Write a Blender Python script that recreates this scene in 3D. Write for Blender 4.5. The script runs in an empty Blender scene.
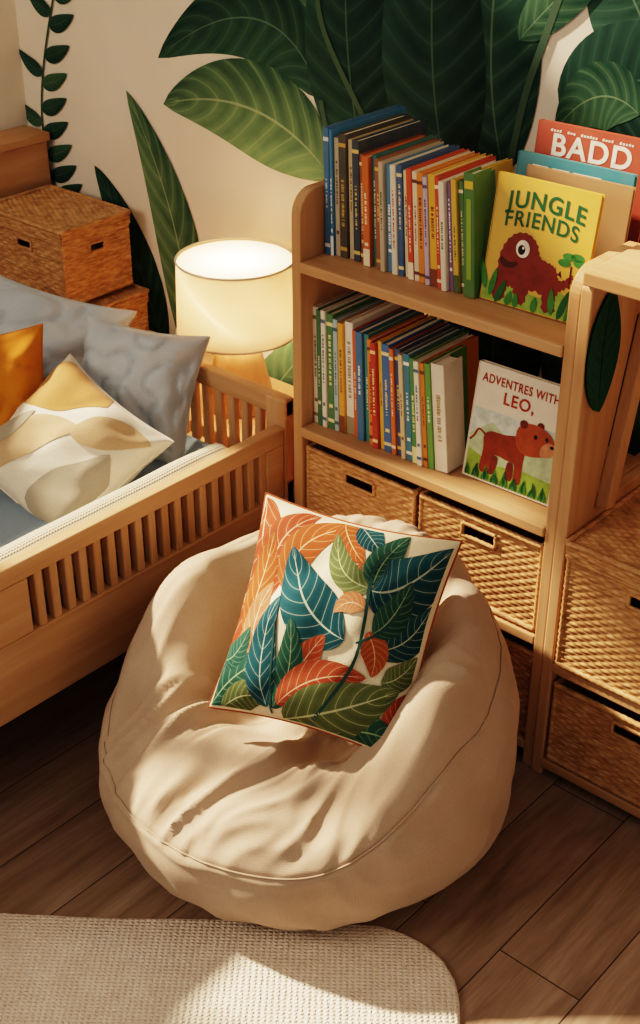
import bpy, math, random
from mathutils import Vector, Matrix, noise
random.seed(7)
pi=math.pi
V=Vector
# ------------------------------------------------------------------ helpers
class MB:
    def __init__(s):
        s.v=[];s.f=[];s.m=[];s.uv=[];s.mats=[];s.sm=[]
    def mi(s,m):
        if m not in s.mats: s.mats.append(m)
        return s.mats.index(m)
    def add(s,verts,faces,mat,uvs=None,M=None,smooth=False):
        b=len(s.v); k=s.mi(mat)
        for i,p in enumerate(verts):
            p=V(p)
            if M is not None: p=M@p
            s.v.append(p)
            s.uv.append(uvs[i] if uvs else (0.0,0.0))
        for f in faces:
            s.f.append([b+i for i in f]); s.m.append(k); s.sm.append(smooth)
    def box(s,x0,x1,y0,y1,z0,z1,mat,M=None):
        vs=[(x0,y0,z0),(x1,y0,z0),(x1,y1,z0),(x0,y1,z0),(x0,y0,z1),(x1,y0,z1),(x1,y1,z1),(x0,y1,z1)]
        fs=[(0,3,2,1),(4,5,6,7),(0,1,5,4),(1,2,6,5),(2,3,7,6),(3,0,4,7)]
        s.add(vs,fs,mat,M=M)
    def build(s,name,bevel=0,seg=2,parent=None):
        me=bpy.data.meshes.new(name)
        me.from_pydata([tuple(p) for p in s.v],[],s.f)
        for m in s.mats: me.materials.append(m)
        me.polygons.foreach_set('material_index',s.m)
        me.polygons.foreach_set('use_smooth',s.sm)
        uvl=me.uv_layers.new(name='UVMap')
        li=[0]*len(me.loops); me.loops.foreach_get('vertex_index',li)
        flat=[]
        for i in li: flat+=[s.uv[i][0],s.uv[i][1]]
        uvl.data.foreach_set('uv',flat)
        me.update()
        o=bpy.data.objects.new(name,me); bpy.context.scene.collection.objects.link(o)
        if bevel:
            b=o.modifiers.new('bev','BEVEL'); b.width=bevel; b.segments=seg; b.limit_method='ANGLE'; b.angle_limit=math.radians(40)
        if parent: o.parent=parent
        return o
def empty(name,loc=(0,0,0)):
    e=bpy.data.objects.new(name,None); e.location=loc; e.empty_display_size=.05
    bpy.context.scene.collection.objects.link(e); return e

def catmull(pts,closed=False,n=6):
    out=[];N=len(pts)
    rng=N if closed else N-1
    for i in range(rng):
        if closed: p0,p1,p2,p3=[pts[(i+k-1)%N] for k in range(4)]
        else: p0,p1,p2,p3=pts[max(i-1,0)],pts[i],pts[i+1],pts[min(i+2,N-1)]
        for k in range(n):
            t=k/n
            out.append(tuple(.5*((2*b)+(-a+c)*t+(2*a-5*b+4*c-d)*t*t+(-a+3*b-3*c+d)*t**3) for a,b,c,d in zip(p0,p1,p2,p3)))
    if not closed: out.append(tuple(pts[-1]))
    return out

def tube(mb,pts,r,mat,ns=8,closed=False,twist=0,amp=0):
    pts=[V(p) for p in pts]; N=len(pts); vs=[];fs=[]
    L=0
    for i,p in enumerate(pts):
        a=pts[(i-1)%N] if (closed or i>0) else p
        b=pts[(i+1)%N] if (closed or i<N-1) else p
        t=(b-a).normalized()
        up=V((0,0,1)) if abs(t.z)<.9 else V((1,0,0))
        x=t.cross(up).normalized(); y=x.cross(t)
        if i: L+=(p-pts[i-1]).length
        rr=r(i/(N-1)) if callable(r) else r
        for k in range(ns):
            an=2*pi*k/ns
            q=rr*(1+amp*math.sin(3*an+twist*L))
            vs.append(p+x*math.cos(an)*q+y*math.sin(an)*q)
    for i in range(N if closed else N-1):
        j=(i+1)%N
        for k in range(ns):
            l=(k+1)%ns
            fs.append((i*ns+k,i*ns+l,j*ns+l,j*ns+k))
    if not closed:
        fs.append(tuple(range(ns))[::-1]); fs.append(tuple((N-1)*ns+k for k in range(ns)))
    mb.add(vs,fs,mat,smooth=True)
def seg(a,b,n):
    a=V(a);b=V(b); return [a.lerp(b,i/n) for i in range(n+1)]
def lathe(mb,c,prof,mat,ns=48,cap=False):
    vs=[];fs=[]
    for r,z in prof:
        for k in range(ns):
            a=2*pi*k/ns; vs.append((c[0]+r*math.cos(a),c[1]+r*math.sin(a),c[2]+z))
    for i in range(len(prof)-1):
        for k in range(ns):
            l=(k+1)%ns; fs.append((i*ns+k,i*ns+l,(i+1)*ns+l,(i+1)*ns+k))
    if cap:
        fs.append(tuple(range(ns))[::-1]); fs.append(tuple((len(prof)-1)*ns+k for k in range(ns)))
    mb.add(vs,fs,mat,smooth=True)

# ------------------------------------------------------------------ material helpers
def srgb(h):
    h=h.lstrip('#'); c=[int(h[i:i+2],16)/255 for i in (0,2,4)]
    return tuple([(x/12.92 if x<=.04045 else ((x+.055)/1.055)**2.4) for x in c]+[1])
def mk(name,col='#ffffff',rough=.6,spec=.3):
    m=bpy.data.materials.new(name); m.use_nodes=True; nt=m.node_tree
    b=nt.nodes['Principled BSDF']
    b.inputs['Base Color'].default_value=srgb(col); b.inputs['Roughness'].default_value=rough
    b.inputs['Specular IOR Level'].default_value=spec
    return m,nt,b
def nd(nt,t,**kw):
    n=nt.nodes.new(t)
    for k,v in kw.items():
        if hasattr(n,k): setattr(n,k,v)
    return n
def setin(nt,n,k,v):
    if hasattr(v,'links') or hasattr(v,'is_linked'): nt.links.new(v,n.inputs[k])
    else: n.inputs[k].default_value=v
def mt(nt,op,a,b=None,c=None):
    n=nt.nodes.new('ShaderNodeMath'); n.operation=op
    setin(nt,n,0,a)
    if b is not None: setin(nt,n,1,b)
    if c is not None: setin(nt,n,2,c)
    return n.outputs[0]
def mix(nt,f,a,b,blend='MIX'):
    n=nt.nodes.new('ShaderNodeMix'); n.data_type='RGBA'; n.blend_type=blend
    setin(nt,n,0,f); setin(nt,n,6,a); setin(nt,n,7,b)
    return n.outputs[2]
def coords(nt,kind='Object',scale=(1,1,1),rot=(0,0,0),loc=(0,0,0)):
    tc=nd(nt,'ShaderNodeTexCoord'); mp=nd(nt,'ShaderNodeMapping')
    nt.links.new(tc.outputs[kind],mp.inputs[0])
    mp.inputs['Scale'].default_value=scale; mp.inputs['Rotation'].default_value=rot; mp.inputs['Location'].default_value=loc
    return mp.outputs[0]
def noi(nt,vec,scale=5,detail=3,rough=.5,dist=0):
    n=nd(nt,'ShaderNodeTexNoise'); nt.links.new(vec,n.inputs['Vector'])
    n.inputs['Scale'].default_value=scale; n.inputs['Detail'].default_value=detail
    n.inputs['Roughness'].default_value=rough; n.inputs['Distortion'].default_value=dist
    return n.outputs[0]
def ramp(nt,f,stops):
    n=nd(nt,'ShaderNodeValToRGB'); nt.links.new(f,n.inputs[0])
    e=n.color_ramp.elements
    while len(e)<len(stops): e.new(.5)
    for i,(p,c) in enumerate(stops): e[i].position=p; e[i].color=srgb(c) if isinstance(c,str) else c
    return n.outputs[0]
def bump(nt,b,h,strength=.4,dist=.002):
    n=nd(nt,'ShaderNodeBump'); nt.links.new(h,n.inputs['Height'])
    n.inputs['Strength'].default_value=strength; n.inputs['Distance'].default_value=dist
    nt.links.new(n.outputs[0],b.inputs['Normal'])

def wood(name,c1,c2,c3,axis,rough=.5):
    m,nt,b=mk(name,c2,rough)
    s=[9,9,9]; s['XYZ'.index(axis)]=.7
    v=coords(nt,scale=s)
    n1=noi(nt,v,2.0,5,.55,.3)
    s2=[90,90,90]; s2['XYZ'.index(axis)]=4
    n2=noi(nt,coords(nt,scale=s2),2,2)
    c=ramp(nt,n1,[(.28,c1),(.5,c2),(.75,c3)])
    c=mix(nt,mt(nt,'MULTIPLY',n2,.3),c,srgb(c1),'MULTIPLY')
    nt.links.new(c,b.inputs['Base Color'])
    bump(nt,b,n2,.1,.001)
    return m
W={a:wood('birch_'+a,'#b1855c','#c3986f','#d1aa83',a) for a in 'XYZ'}

def fabric(name,c1,c2,scale=600,rough=.9,bs=.35):
    m,nt,b=mk(name,c1,rough,.15)
    v=coords(nt)
    n=noi(nt,v,6,4)
    thr=noi(nt,v,420,2,.7)
    base=ramp(nt,n,[(.35,c1),(.65,c2)])
    base=mix(nt,.22,base,ramp(nt,thr,[(.35,(.45,.45,.45,1)),(.65,(1,1,1,1))]),'MULTIPLY')
    nt.links.new(base,b.inputs['Base Color'])
    w1=nd(nt,'ShaderNodeTexWave'); w1.bands_direction='X'; w1.inputs['Scale'].default_value=scale/4; nt.links.new(v,w1.inputs[0])
    w2=nd(nt,'ShaderNodeTexWave'); w2.bands_direction='Z'; w2.inputs['Scale'].default_value=scale/4; nt.links.new(v,w2.inputs[0])
    h=mt(nt,'ADD',mt(nt,'MULTIPLY',mt(nt,'ADD',w1.outputs[1],w2.outputs[1]),.4),mt(nt,'ADD',mt(nt,'MULTIPLY',thr,1.5),mt(nt,'MULTIPLY',noi(nt,v,70,3,.6),.9)))
    bump(nt,b,h,bs,.0008)
    b.inputs['Sheen Weight'].default_value=.1; b.inputs['Sheen Roughness'].default_value=.5
    return m

def leafmat(name,dark,light,vein,N=9,rough=.75,vs=.5,slant=1.6,th=.965,mid=.045,soft=False,cloth=False):
    m,nt,b=mk(name,dark,rough,.1)
    tc=nd(nt,'ShaderNodeTexCoord'); sp=nd(nt,'ShaderNodeSeparateXYZ'); nt.links.new(tc.outputs['UV'],sp.inputs[0])
    t=sp.outputs[0]; s=sp.outputs[1]; a=mt(nt,'ABSOLUTE',s)
    ph=mt(nt,'SUBTRACT',mt(nt,'MULTIPLY',t,N),mt(nt,'MULTIPLY',mt(nt,'POWER',a,1.3),slant))
    sn=mt(nt,'SINE',mt(nt,'MULTIPLY',ph,2*pi))
    ob=coords(nt)
    n=noi(nt,ob,9,4,.6)
    if soft:   # brushed paint: streaks along the ribs
        st=nd(nt,'ShaderNodeCombineXYZ'); nt.links.new(mt(nt,'MULTIPLY',ph,1.6),st.inputs[0]); nt.links.new(mt(nt,'MULTIPLY',s,.9),st.inputs[1])
        n=mt(nt,'ADD',mt(nt,'MULTIPLY',n,.55),mt(nt,'MULTIPLY',noi(nt,st.outputs[0],1.7,4,.6),.5))
    f=mt(nt,'ADD',mt(nt,'MULTIPLY',sn,.09 if soft else .12),mt(nt,'ADD',mt(nt,'MULTIPLY',s,.20),mt(nt,'MULTIPLY',n,.9)))
    c=ramp(nt,f,[(.15,dark),(.85,light)])
    if soft: vm=mt(nt,'POWER',mt(nt,'MAXIMUM',sn,0.0),18.0)
    else: vm=mt(nt,'GREATER_THAN',sn,th)
    c=mix(nt,mt(nt,'MULTIPLY',vm,vs),c,srgb(vein))
    mr=mt(nt,'LESS_THAN',a,mid)
    c=mix(nt,mt(nt,'MULTIPLY',mr,.7 if soft else .85),c,srgb(vein))
    if cloth:
        thr=noi(nt,ob,420,2,.7)
        c=mix(nt,.28,c,ramp(nt,thr,[(.35,(.4,.4,.4,1)),(.65,(1,1,1,1))]),'MULTIPLY')
        bump(nt,b,mt(nt,'ADD',thr,mt(nt,'MULTIPLY',noi(nt,ob,70,3,.6),.6)),.35,.0008)
    nt.links.new(c,b.inputs['Base Color'])
    return m

# ------------------------------------------------------------------ flat art
def frame(o,ux,uy,d=.0004):
    o=V(o);ux=V(ux);uy=V(uy); n=ux.cross(uy).normalized()
    return lambda x,y,l=1: o+ux*x+uy*y+n*(l*d)
def leaf(mb,b,c,t,w,mat,surf,l=1,n=26,m=6,pw=.8,base=.15):
    vs=[];uv=[];fs=[]
    for i in range(n+1):
        u=i/n
        x=(1-u)**2*b[0]+2*u*(1-u)*c[0]+u*u*t[0]; y=(1-u)**2*b[1]+2*u*(1-u)*c[1]+u*u*t[1]
        dx=2*(1-u)*(c[0]-b[0])+2*u*(t[0]-c[0]); dy=2*(1-u)*(c[1]-b[1])+2*u*(t[1]-c[1])
        L=math.hypot(dx,dy) or 1; nx,ny=-dy/L,dx/L
        ww=w*.5*max(math.sin(pi*min(1,u**pw)),0)**.75
        for j in range(2*m+1):
            s=(j-m)/m
            vs.append(surf(x+nx*ww*s,y+ny*ww*s,l)); uv.append((u,s))
    k=2*m+1
    for i in range(n):
        for j in range(2*m): fs.append((i*k+j,(i+1)*k+j,(i+1)*k+j+1,i*k+j+1)[::-1])
    mb.add(vs,fs,mat,uvs=uv,smooth=True)
def strip(mb,pts,w,mat,surf,l=1,n=8):
    p=catmull(pts,False,n); vs=[];fs=[];uv=[]
    N=len(p)
    for i in range(N):
        a=p[max(i-1,0)];b=p[min(i+1,N-1)]
        dx,dy=b[0]-a[0],b[1]-a[1];L=math.hypot(dx,dy) or 1
        ww=(w(i/(N-1)) if callable(w) else w)/2
        for s in (-1,1): vs.append(surf(p[i][0]-dy/L*ww*s,p[i][1]+dx/L*ww*s,l)); uv.append((i/N,s*.5+.3))
    for i in range(N-1): fs.append((2*i,2*i+1,2*i+3,2*i+2))
    mb.add(vs,fs,mat,uvs=uv)
def poly(mb,pts,mat,surf,l=1,smooth=True):
    p=catmull(pts,True,5) if smooth else pts
    A=sum(p[i][0]*p[(i+1)%len(p)][1]-p[(i+1)%len(p)][0]*p[i][1] for i in range(len(p)))
    if A<0: p=p[::-1]
    mb.add([surf(x,y,l) for x,y in p],[tuple(range(len(p)))],mat)
def shaggy(pts,amp,n=4):
    p=catmull(pts,True,n); N=len(p); out=[]
    A=sum(p[i][0]*p[(i+1)%N][1]-p[(i+1)%N][0]*p[i][1] for i in range(N)); sg=1 if A>0 else -1
    for i in range(N):
        a=p[i-1];c=p[(i+1)%N]; dx,dy=c[0]-a[0],c[1]-a[1]; L=math.hypot(dx,dy) or 1
        k=amp if i%2 else -amp*.4
        out.append((p[i][0]+dy/L*k*sg,p[i][1]-dx/L*k*sg-(.001 if i%2 else 0)))
    return out
def ell(mb,x,y,rx,ry,mat,surf,l=1,n=24):
    poly(mb,[(x+rx*math.cos(2*pi*i/n),y+ry*math.sin(2*pi*i/n)) for i in range(n)],mat,surf,l,False)
def text(mb,s,cx,cy,width,mat,surf,l=2,arc=0,bold=.02,hs=1.0):
    cu=bpy.data.curves.new('t','FONT'); cu.body=s; cu.size=1; cu.offset=bold; cu.align_x='CENTER'; cu.space_character=1.12
    o=bpy.data.objects.new('t',cu); bpy.context.scene.collection.objects.link(o)
    bpy.context.view_layer.update()
    me=bpy.data.meshes.new_from_object(o)
    xs=[v.co.x for v in me.vertices]; x0,x1=min(xs),max(xs); k=width/(x1-x0); mx=(x0+x1)/2
    vs=[]
    for v in me.vertices:
        x=(v.co.x-mx)*k; y=v.co.y*k*hs
        y-=arc*x*x
        vs.append(surf(cx+x,cy+y,l))
    mb.add(vs,[tuple(p.vertices) for p in me.polygons],mat)
    bpy.data.objects.remove(o); bpy.data.curves.remove(cu); bpy.data.meshes.remove(me)

# ------------------------------------------------------------------ camera
CAMH=1.9; TH=math.radians(31); YAW=math.radians(41.5); FPX=1350
cam=bpy.data.cameras.new('camera'); co=bpy.data.objects.new('camera',cam); bpy.context.scene.collection.objects.link(co)
co.location=(0,0,CAMH); co.rotation_euler=(pi/2-TH,0,YAW)
cam.lens=36*FPX/1024; cam.sensor_width=36; cam.clip_start=.05
bpy.context.scene.camera=co
try:
    bpy.context.scene.view_settings.view_transform='Filmic'
    bpy.context.scene.view_settings.look='High Contrast'
    bpy.context.scene.view_settings.exposure=.05
except Exception as e: print(e)
H=V((-math.sin(YAW),math.cos(YAW),0)); R=V((math.cos(YAW),math.sin(YAW),0))
def cf(r,f,z=0):   # metres right / forward of where the photographer stands
    p=R*r+H*f; return V((p.x,p.y,z))
WY=2.32
def onwall(px,py): # measured mural coordinates -> (x,z) metres on the mural wall
    a=(px-320)/FPX;b=(512-py)/FPX
    d=R*a+H*(math.cos(TH)+b*math.sin(TH))+V((0,0,-math.sin(TH)+b*math.cos(TH)))
    t=WY/d.y
    return (d.x*t,CAMH+d.z*t)

# ------------------------------------------------------------------ room
mf,nt,b=mk('floor_oak','#6e5240',.55,.3)
v=coords(nt,rot=(0,0,pi/2),loc=(.3,.032,0))
br=nd(nt,'ShaderNodeTexBrick'); nt.links.new(v,br.inputs[0]); br.offset=.37
br.inputs['Scale'].default_value=1; br.inputs['Brick Width'].default_value=1.15; br.inputs['Row Height'].default_value=.165
br.inputs['Mortar Size'].default_value=.0014; br.inputs['Mortar Smooth'].default_value=.3
br.inputs['Color1'].default_value=(.25,.25,.25,1); br.inputs['Color2'].default_value=(.75,.75,.75,1); br.inputs['Mortar'].default_value=(.5,.5,.5,1)
off=mt(nt,'MULTIPLY',br.outputs[0],7.0)
cmb=nd(nt,'ShaderNodeVectorMath'); cmb.operation='ADD'
v2=coords(nt,scale=(9,1.1,9)); nt.links.new(v2,cmb.inputs[0]); nt.links.new(off,cmb.inputs[1])
g=noi(nt,cmb.outputs[0],1.8,7,.62,1.0)
v3=coords(nt,scale=(60,4,60)); cm2=nd(nt,'ShaderNodeVectorMath'); cm2.operation='ADD'; nt.links.new(v3,cm2.inputs[0]); nt.links.new(off,cm2.inputs[1])
g2_=noi(nt,cm2.outputs[0],2,5,.7)
c=ramp(nt,g,[(.28,'#836a55'),(.5,'#a28670'),(.75,'#b89f87')])
c=mix(nt,.4,c,ramp(nt,g2_,[(.35,(.5,.46,.42,1)),(.6,(1,1,1,1))]),'MULTIPLY')
c=mix(nt,.55,c,mix(nt,br.outputs[0],srgb('#9c9c9c'),srgb('#ffffff')),'MULTIPLY')
vo=nd(nt,'ShaderNodeTexVoronoi'); nt.links.new(coords(nt,scale=(2.6,1.5,1),loc=(.13,.1,0)),vo.inputs[0]); vo.inputs['Scale'].default_value=1.0
kn=ramp(nt,vo.outputs['Distance'],[(.03,(1,1,1,1)),(.085,(0,0,0,1))])
c=mix(nt,mt(nt,'MULTIPLY',kn,.7),c,srgb('#2b1d14'))
c=mix(nt,br.outputs[1],c,srgb('#33261c'))
nt.links.new(c,b.inputs['Base Color'])
bump(nt,b,mt(nt,'SUBTRACT',mt(nt,'ADD',mt(nt,'MULTIPLY',g,.3),mt(nt,'MULTIPLY',g2_,.2)),br.outputs[1]),.4,.002)
mb=MB(); mb.box(-3.15,2.0,-2.2,WY,-.05,0,mf); mb.build('floor')

mw,nt,b=mk('wall_cream','#e0d5c3',.85,.1)
n=noi(nt,coords(nt),3,4)
nt.links.new(ramp(nt,n,[(.3,'#ddd3c2'),(.7,'#e9e0d1')]),b.inputs['Base Color'])
bump(nt,b,noi(nt,coords(nt),140,3),.1,.001)
mb=MB(); mb.box(-3.25,2.0,WY,WY+.1,-.05,2.7,mw); mb.build('wall_back')
# left wall with window opening
mb=MB()
wy0,wy1,wz0,wz1=.34,1.40,1.38,2.33
mb.box(-3.25,-3.15,-2.2,wy0,-.05,2.7,mw); mb.box(-3.25,-3.15,wy1,WY,-.05,2.7,mw)
mb.box(-3.25,-3.15,wy0,wy1,-.05,wz0,mw); mb.box(-3.25,-3.15,wy0,wy1,wz1,2.7,mw)
mb.build('wall_left')
mb=MB(); fr=.035
mb.box(-3.23,-3.17,wy0,wy0+fr,wz0,wz1,W['Z']); mb.box(-3.23,-3.17,wy1-fr,wy1,wz0,wz1,W['Z'])
mb.box(-3.23,-3.17,wy0,wy1,wz0,wz0+fr,W['Y']); mb.box(-3.23,-3.17,wy0,wy1,wz1-fr,wz1,W['Y'])
mb.box(-3.22,-3.18,wy0+(wy1-wy0)*.36-.03,wy0+(wy1-wy0)*.36+.03,wz0,wz1,W['Z'])
mb.build('window_1',.003)
mb=MB(); mb.box(-3.15,-3.13,-2.2,WY-.02,0,.09,mw); mb.build('baseboard_left',.003)
mb=MB(); mb.box(-3.13,2.0,WY-.018,WY,0,.09,mw); mb.build('baseboard_back',.003)

# ------------------------------------------------------------------ mural
G1=leafmat('mural_green','#1d3c31','#4a6a50','#76886a',8,vs=.25,mid=.025,soft=True)
G2=leafmat('mural_green_deep','#15302a','#365648','#5c7560',10,vs=.22,mid=.022,soft=True)
G3=leafmat('mural_green_light','#25463a','#6b8762','#95a482',9,vs=.28,mid=.028,soft=True)
G4=leafmat('mural_green_dark','#112823','#2b4a40','#4c6556',11,vs=.2,mid=.018,soft=True)
mst,_,_=mk('mural_stem','#3c5442',.8)
mb=MB(); S=frame((0,WY,0),(1,0,0),(0,0,1),.0006)
P=onwall
def ml(b_,c_,t_,w,mat,l,**k):
    leaf(mb,P(*b_),P(*c_),P(*t_),w,mat,S,l,**k)
ml((322,100),(275,-45),(158,58),.20,G2,1)
ml((335,40),(330,-80),(235,-60),.18,G1,2)
ml((332,178),(262,78),(164,104),.235,G3,4)
ml((366,170),(335,40),(352,-130),.25,G4,3)
ml((400,185),(372,60),(392,-160),.14,G1,2)
ml((452,190),(415,60),(450,-190),.27,G4,6)
ml((505,175),(470,30),(530,-180),.24,G2,5)
ml((640,115),(600,70),(556,130),.13,G1,4)
ml((560,110),(640,60),(720,90),.22,G4,3)
ml((520,40),(570,-20),(640,-70),.10,G1,7)
ml((655,50),(640,10),(590,-90),.2,G2,1)
ml((720,330),(640,210),(620,100),.3,G4,2)
ml((560,420),(630,320),(700,330),.34,G2,3)
ml((600,480),(660,380),(640,280),.3,G4,4)
ml((640,560),(660,420),(740,380),.3,G1,5)
ml((470,330),(480,230),(430,150),.25,G4,2)
ml((380,300),(390,200),(330,160),.2,G2,1)
ml((500,420),(480,330),(520,250),.25,G4,1)
for pts,w in (([(322,100),(335,180),(345,320)],.014),([(366,120),(322,20),(318,-80)],.014),([(512,160),(528,90),(556,10),(580,-60)],.016)):
    strip(mb,[P(*q) for q in pts],w,mst,S,8)
# low left leaves
ml((190,360),(195,240),(127,90),.17,G3,6)
ml((165,350),(140,250),(95,165),.15,G2,4)
ml((140,360),(110,280),(88,215),.12,G4,3)
ml((200,420),(215,340),(222,240),.10,G1,5)
ml((250,440),(270,380),(330,330),.15,G3,5)
ml((230,440),(290,400),(300,300),.12,G1,4)
vine=[(62,-40),(52,10),(44,70),(43,120),(50,165),(60,200)]
strip(mb,[P(*q) for q in vine],.007,mst,S,6)
cv=catmull(vine,False,4)
for i in range(1,len(cv)-1):
    x,y=cv[i][:2]; sgn=1 if i%2 else -1
    if i%2 or i%4==0:
        ml((x,y),(x+sgn*10,y+2),(x+sgn*25,y-10 if sgn>0 else y-22),.045,G2 if i%3 else G1,7,n=12,m=3)
mb.build('wall_mural')

# ------------------------------------------------------------------ wicker
mwk,nt,b=mk('wicker','#a06f42',.55,.35)
v=coords(nt)
n=noi(nt,coords(nt,scale=(25,25,110)),1.5,3)
nt.links.new(ramp(nt,n,[(.3,'#946a46'),(.5,'#b9885a'),(.72,'#d0a678')]),b.inputs['Base Color'])
bump(nt,b,noi(nt,v,500,2),.2,.0005)
def weave(mb,o,du,dv,w,h,mat,hole=None,p=.0080,s=.0155,amp=.0032):
    o=V(o);du=V(du);dv=V(dv); n=du.cross(dv)
    nr=max(2,round(h/p)); p=h/nr; nu=max(2,round(w/s)); s=w/nu
    us=[i*s/5 for i in range(nu*5+1)]
    vv=[]
    for j in range(nr):
        for q in (.04,.3,.7,.96): vv.append((j,(j+q)*p,math.sin(pi*q)**.6))
    vs=[];fs=[]
    for j,y,a in vv:
        for u in us:
            d=amp*a*(.55+.45*math.sin(pi*u/s+pi*j))
            vs.append(o+du*u+dv*y+n*d)
    k=len(us)
    for j in range(len(vv)-1):
        for i in range(k-1):
            if hole:
                uu=us[i]+s/10; yy=vv[j][1]
                if hole[0]<uu<hole[1] and hole[2]<yy<hole[3]: continue
            fs.append((j*k+i,j*k+i+1,(j+1)*k+i+1,(j+1)*k+i))
    mb.add(vs,fs,mat,smooth=True)
def rope(mb,a,b_,r=.006):
    n=max(4,int((V(b_)-V(a)).length/.004)); tube(mb,seg(a,b_,n),r,mwk,9,False,420,.22)
def wicker_box(name,x0,x1,y0,y1,z0,z1,lid=False,hw=.075,hh=.028,side_hole=False):
    mb=MB(); w=x1-x0;d=y1-y0;h=z1-z0
    X=V((1,0,0));Y=V((0,1,0));Z=V((0,0,1))
    lidh=.035 if lid else 0
    hb=h-lidh-.022-hh
    hole=(w/2-hw/2,w/2+hw/2,hb,hb+hh)
    sh=(d/2-hw/2.4,d/2+hw/2.4,hb,hb+hh) if side_hole else None
    weave(mb,(x0,y0,z0),X,Z,w,h-lidh,mwk,hole)
    weave(mb,(x1,y0,z0),Y,Z,d,h-lidh,mwk,sh)
    weave(mb,(x1,y1,z0),-X,Z,w,h-lidh,mwk)
    weave(mb,(x0,y1,z0),-Y,Z,d,h-lidh,mwk)
    mb.box(x0+.004,x1-.004,y0+.004,y1-.004,z0,z0+.006,mwk)
    hx0,hx1,hz0,hz1=x0+hole[0],x0+hole[1],z0+hole[2],z0+hole[3]
    for a,c in (((hx0,hz0),(hx1,hz0)),((hx1,hz0),(hx1,hz1)),((hx1,hz1),(hx0,hz1)),((hx0,hz1),(hx0,hz0))):
        rope(mb,(a[0],y0-.002,a[1]),(c[0],y0-.002,c[1]),.0042)
    if sh:
        for a,c in (((sh[0],sh[2]),(sh[1],sh[2])),((sh[1],sh[2]),(sh[1],sh[3])),((sh[1],sh[3]),(sh[0],sh[3])),((sh[0],sh[3]),(sh[0],sh[2]))):
            rope(mb,(x1+.002,y0+a[0],z0+a[1]),(x1+.002,y0+c[0],z0+c[1]),.0042)
    zt=z1-lidh
    e=0
    rims=[zt-.003,z0+.006]
    if lid:
        e=.006
        weave(mb,(x0-e,y0-e,zt),X,Z,w+2*e,lidh-.004,mwk); weave(mb,(x1+e,y0-e,zt),Y,Z,d+2*e,lidh-.004,mwk)
        weave(mb,(x1+e,y1+e,zt),-X,Z,w+2*e,lidh-.004,mwk); weave(mb,(x0-e,y1+e,zt),-Y,Z,d+2*e,lidh-.004,mwk)
        weave(mb,(x0-e,y0-e,z1-.006),X,Y,w+2*e,d+2*e,mwk)
        rims+= [z1-.004]
    for i,z in enumerate(rims):
        q=e if (lid and i==2) else .001
        c=[(x0-q,y0-q,z),(x1+q,y0-q,z),(x1+q,y1+q,z),(x0-q,y1+q,z)]
        for k in range(4): rope(mb,c[k],c[(k+1)%4],.0062)
    for c in ((x0,y0),(x1,y0),(x1,y1),(x0,y1)): rope(mb,(c[0],c[1],z0+.004),(c[0],c[1],zt),.0048)
    return mb.build(name)

# ------------------------------------------------------------------ bookshelf
SY=1.886; SB=2.25
B1,B2,B3=.945,.577,.325
XL,XR=-1.745,-1.083
mb=MB()
def prism(mb,x0,x1,pts,mat):
    n=len(pts)
    vs=[(x0,y,z) for y,z in pts]+[(x1,y,z) for y,z in pts]
    fs=[tuple(range(n))[::-1],tuple(range(n,2*n))]+[(i,(i+1)%n,n+(i+1)%n,n+i) for i in range(n)]
    mb.add(vs,fs,mat)
def arcpts(y0,z1,rad): return [(y0+rad-rad*math.sin(a),z1-rad+rad*math.cos(a)) for a in [i*pi/2/8 for i in range(9)]]
def side(x0,x1,y0,y1,z1,rad=.05):
    prism(mb,x0,x1,[(y0,0),(y1,0),(y1,z1)]+arcpts(y0,z1,rad),W['Z'])
# shared side: full depth low down, cut back above with a sloping rear edge
def cutside(x0,x1,y0,z1,rad):
    prism(mb,x0,x1,[(y0,0),(SB,0),(SB,.60),(1.975,.60),(1.995,.70),(2.065,1.05),(2.075,z1)]+arcpts(y0,z1,rad),W['Z'])
side(XL,XL+.024,SY,SB,1.085)
cutside(XR-.024,XR,SY,1.085,.05)
for z,f in ((B1,SY-.004),(B2,SY-.004),(B3,SY),(.06,SY)):
    mb.box(XL+.024,XR-.024,f,SB-.005,z-.022,z,W['X'])
mb.box(XL+.024,XR-.024,SB-.02,SB-.005,1.0,1.04,W['X'])
mb.build('bookshelf',.003)
# right storage unit
RX0,RX1=XR+.001,-.30
R3=.287
mb=MB()
cutside(RX0,RX0+.024,SY-.004,1.066,.012)
side(RX1-.024,RX1,SY-.004,SB,1.066,.012)
mb.box(RX0+.005,RX1,SY-.012,SB,1.067,1.092,W['X'])
mb.box(RX0+.024,RX1-.024,SY-.006,SB,R3-.022,R3,W['X'])
mb.box(RX0+.024,RX1-.024,SY-.006,SB,.022,.044,W['X'])
# sloping rear brace
a=V((0,1.99,.60)); b_=V((0,2.085,1.066)); d=(b_-a).normalized(); q=V((0,-d.z,d.y))*.016
vs=[]
for x in (RX0+.024,RX0+.050):
    for p in (a-q,a+q,b_+q,b_-q): vs.append((x,p.y,p.z))
mb.add(vs,[(0,1,2,3)[::-1],(4,5,6,7),(0,1,5,4),(1,2,6,5),(2,3,7,6),(3,0,4,7)],W['Z'])
mb.build('storage_shelf',.003)

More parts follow.
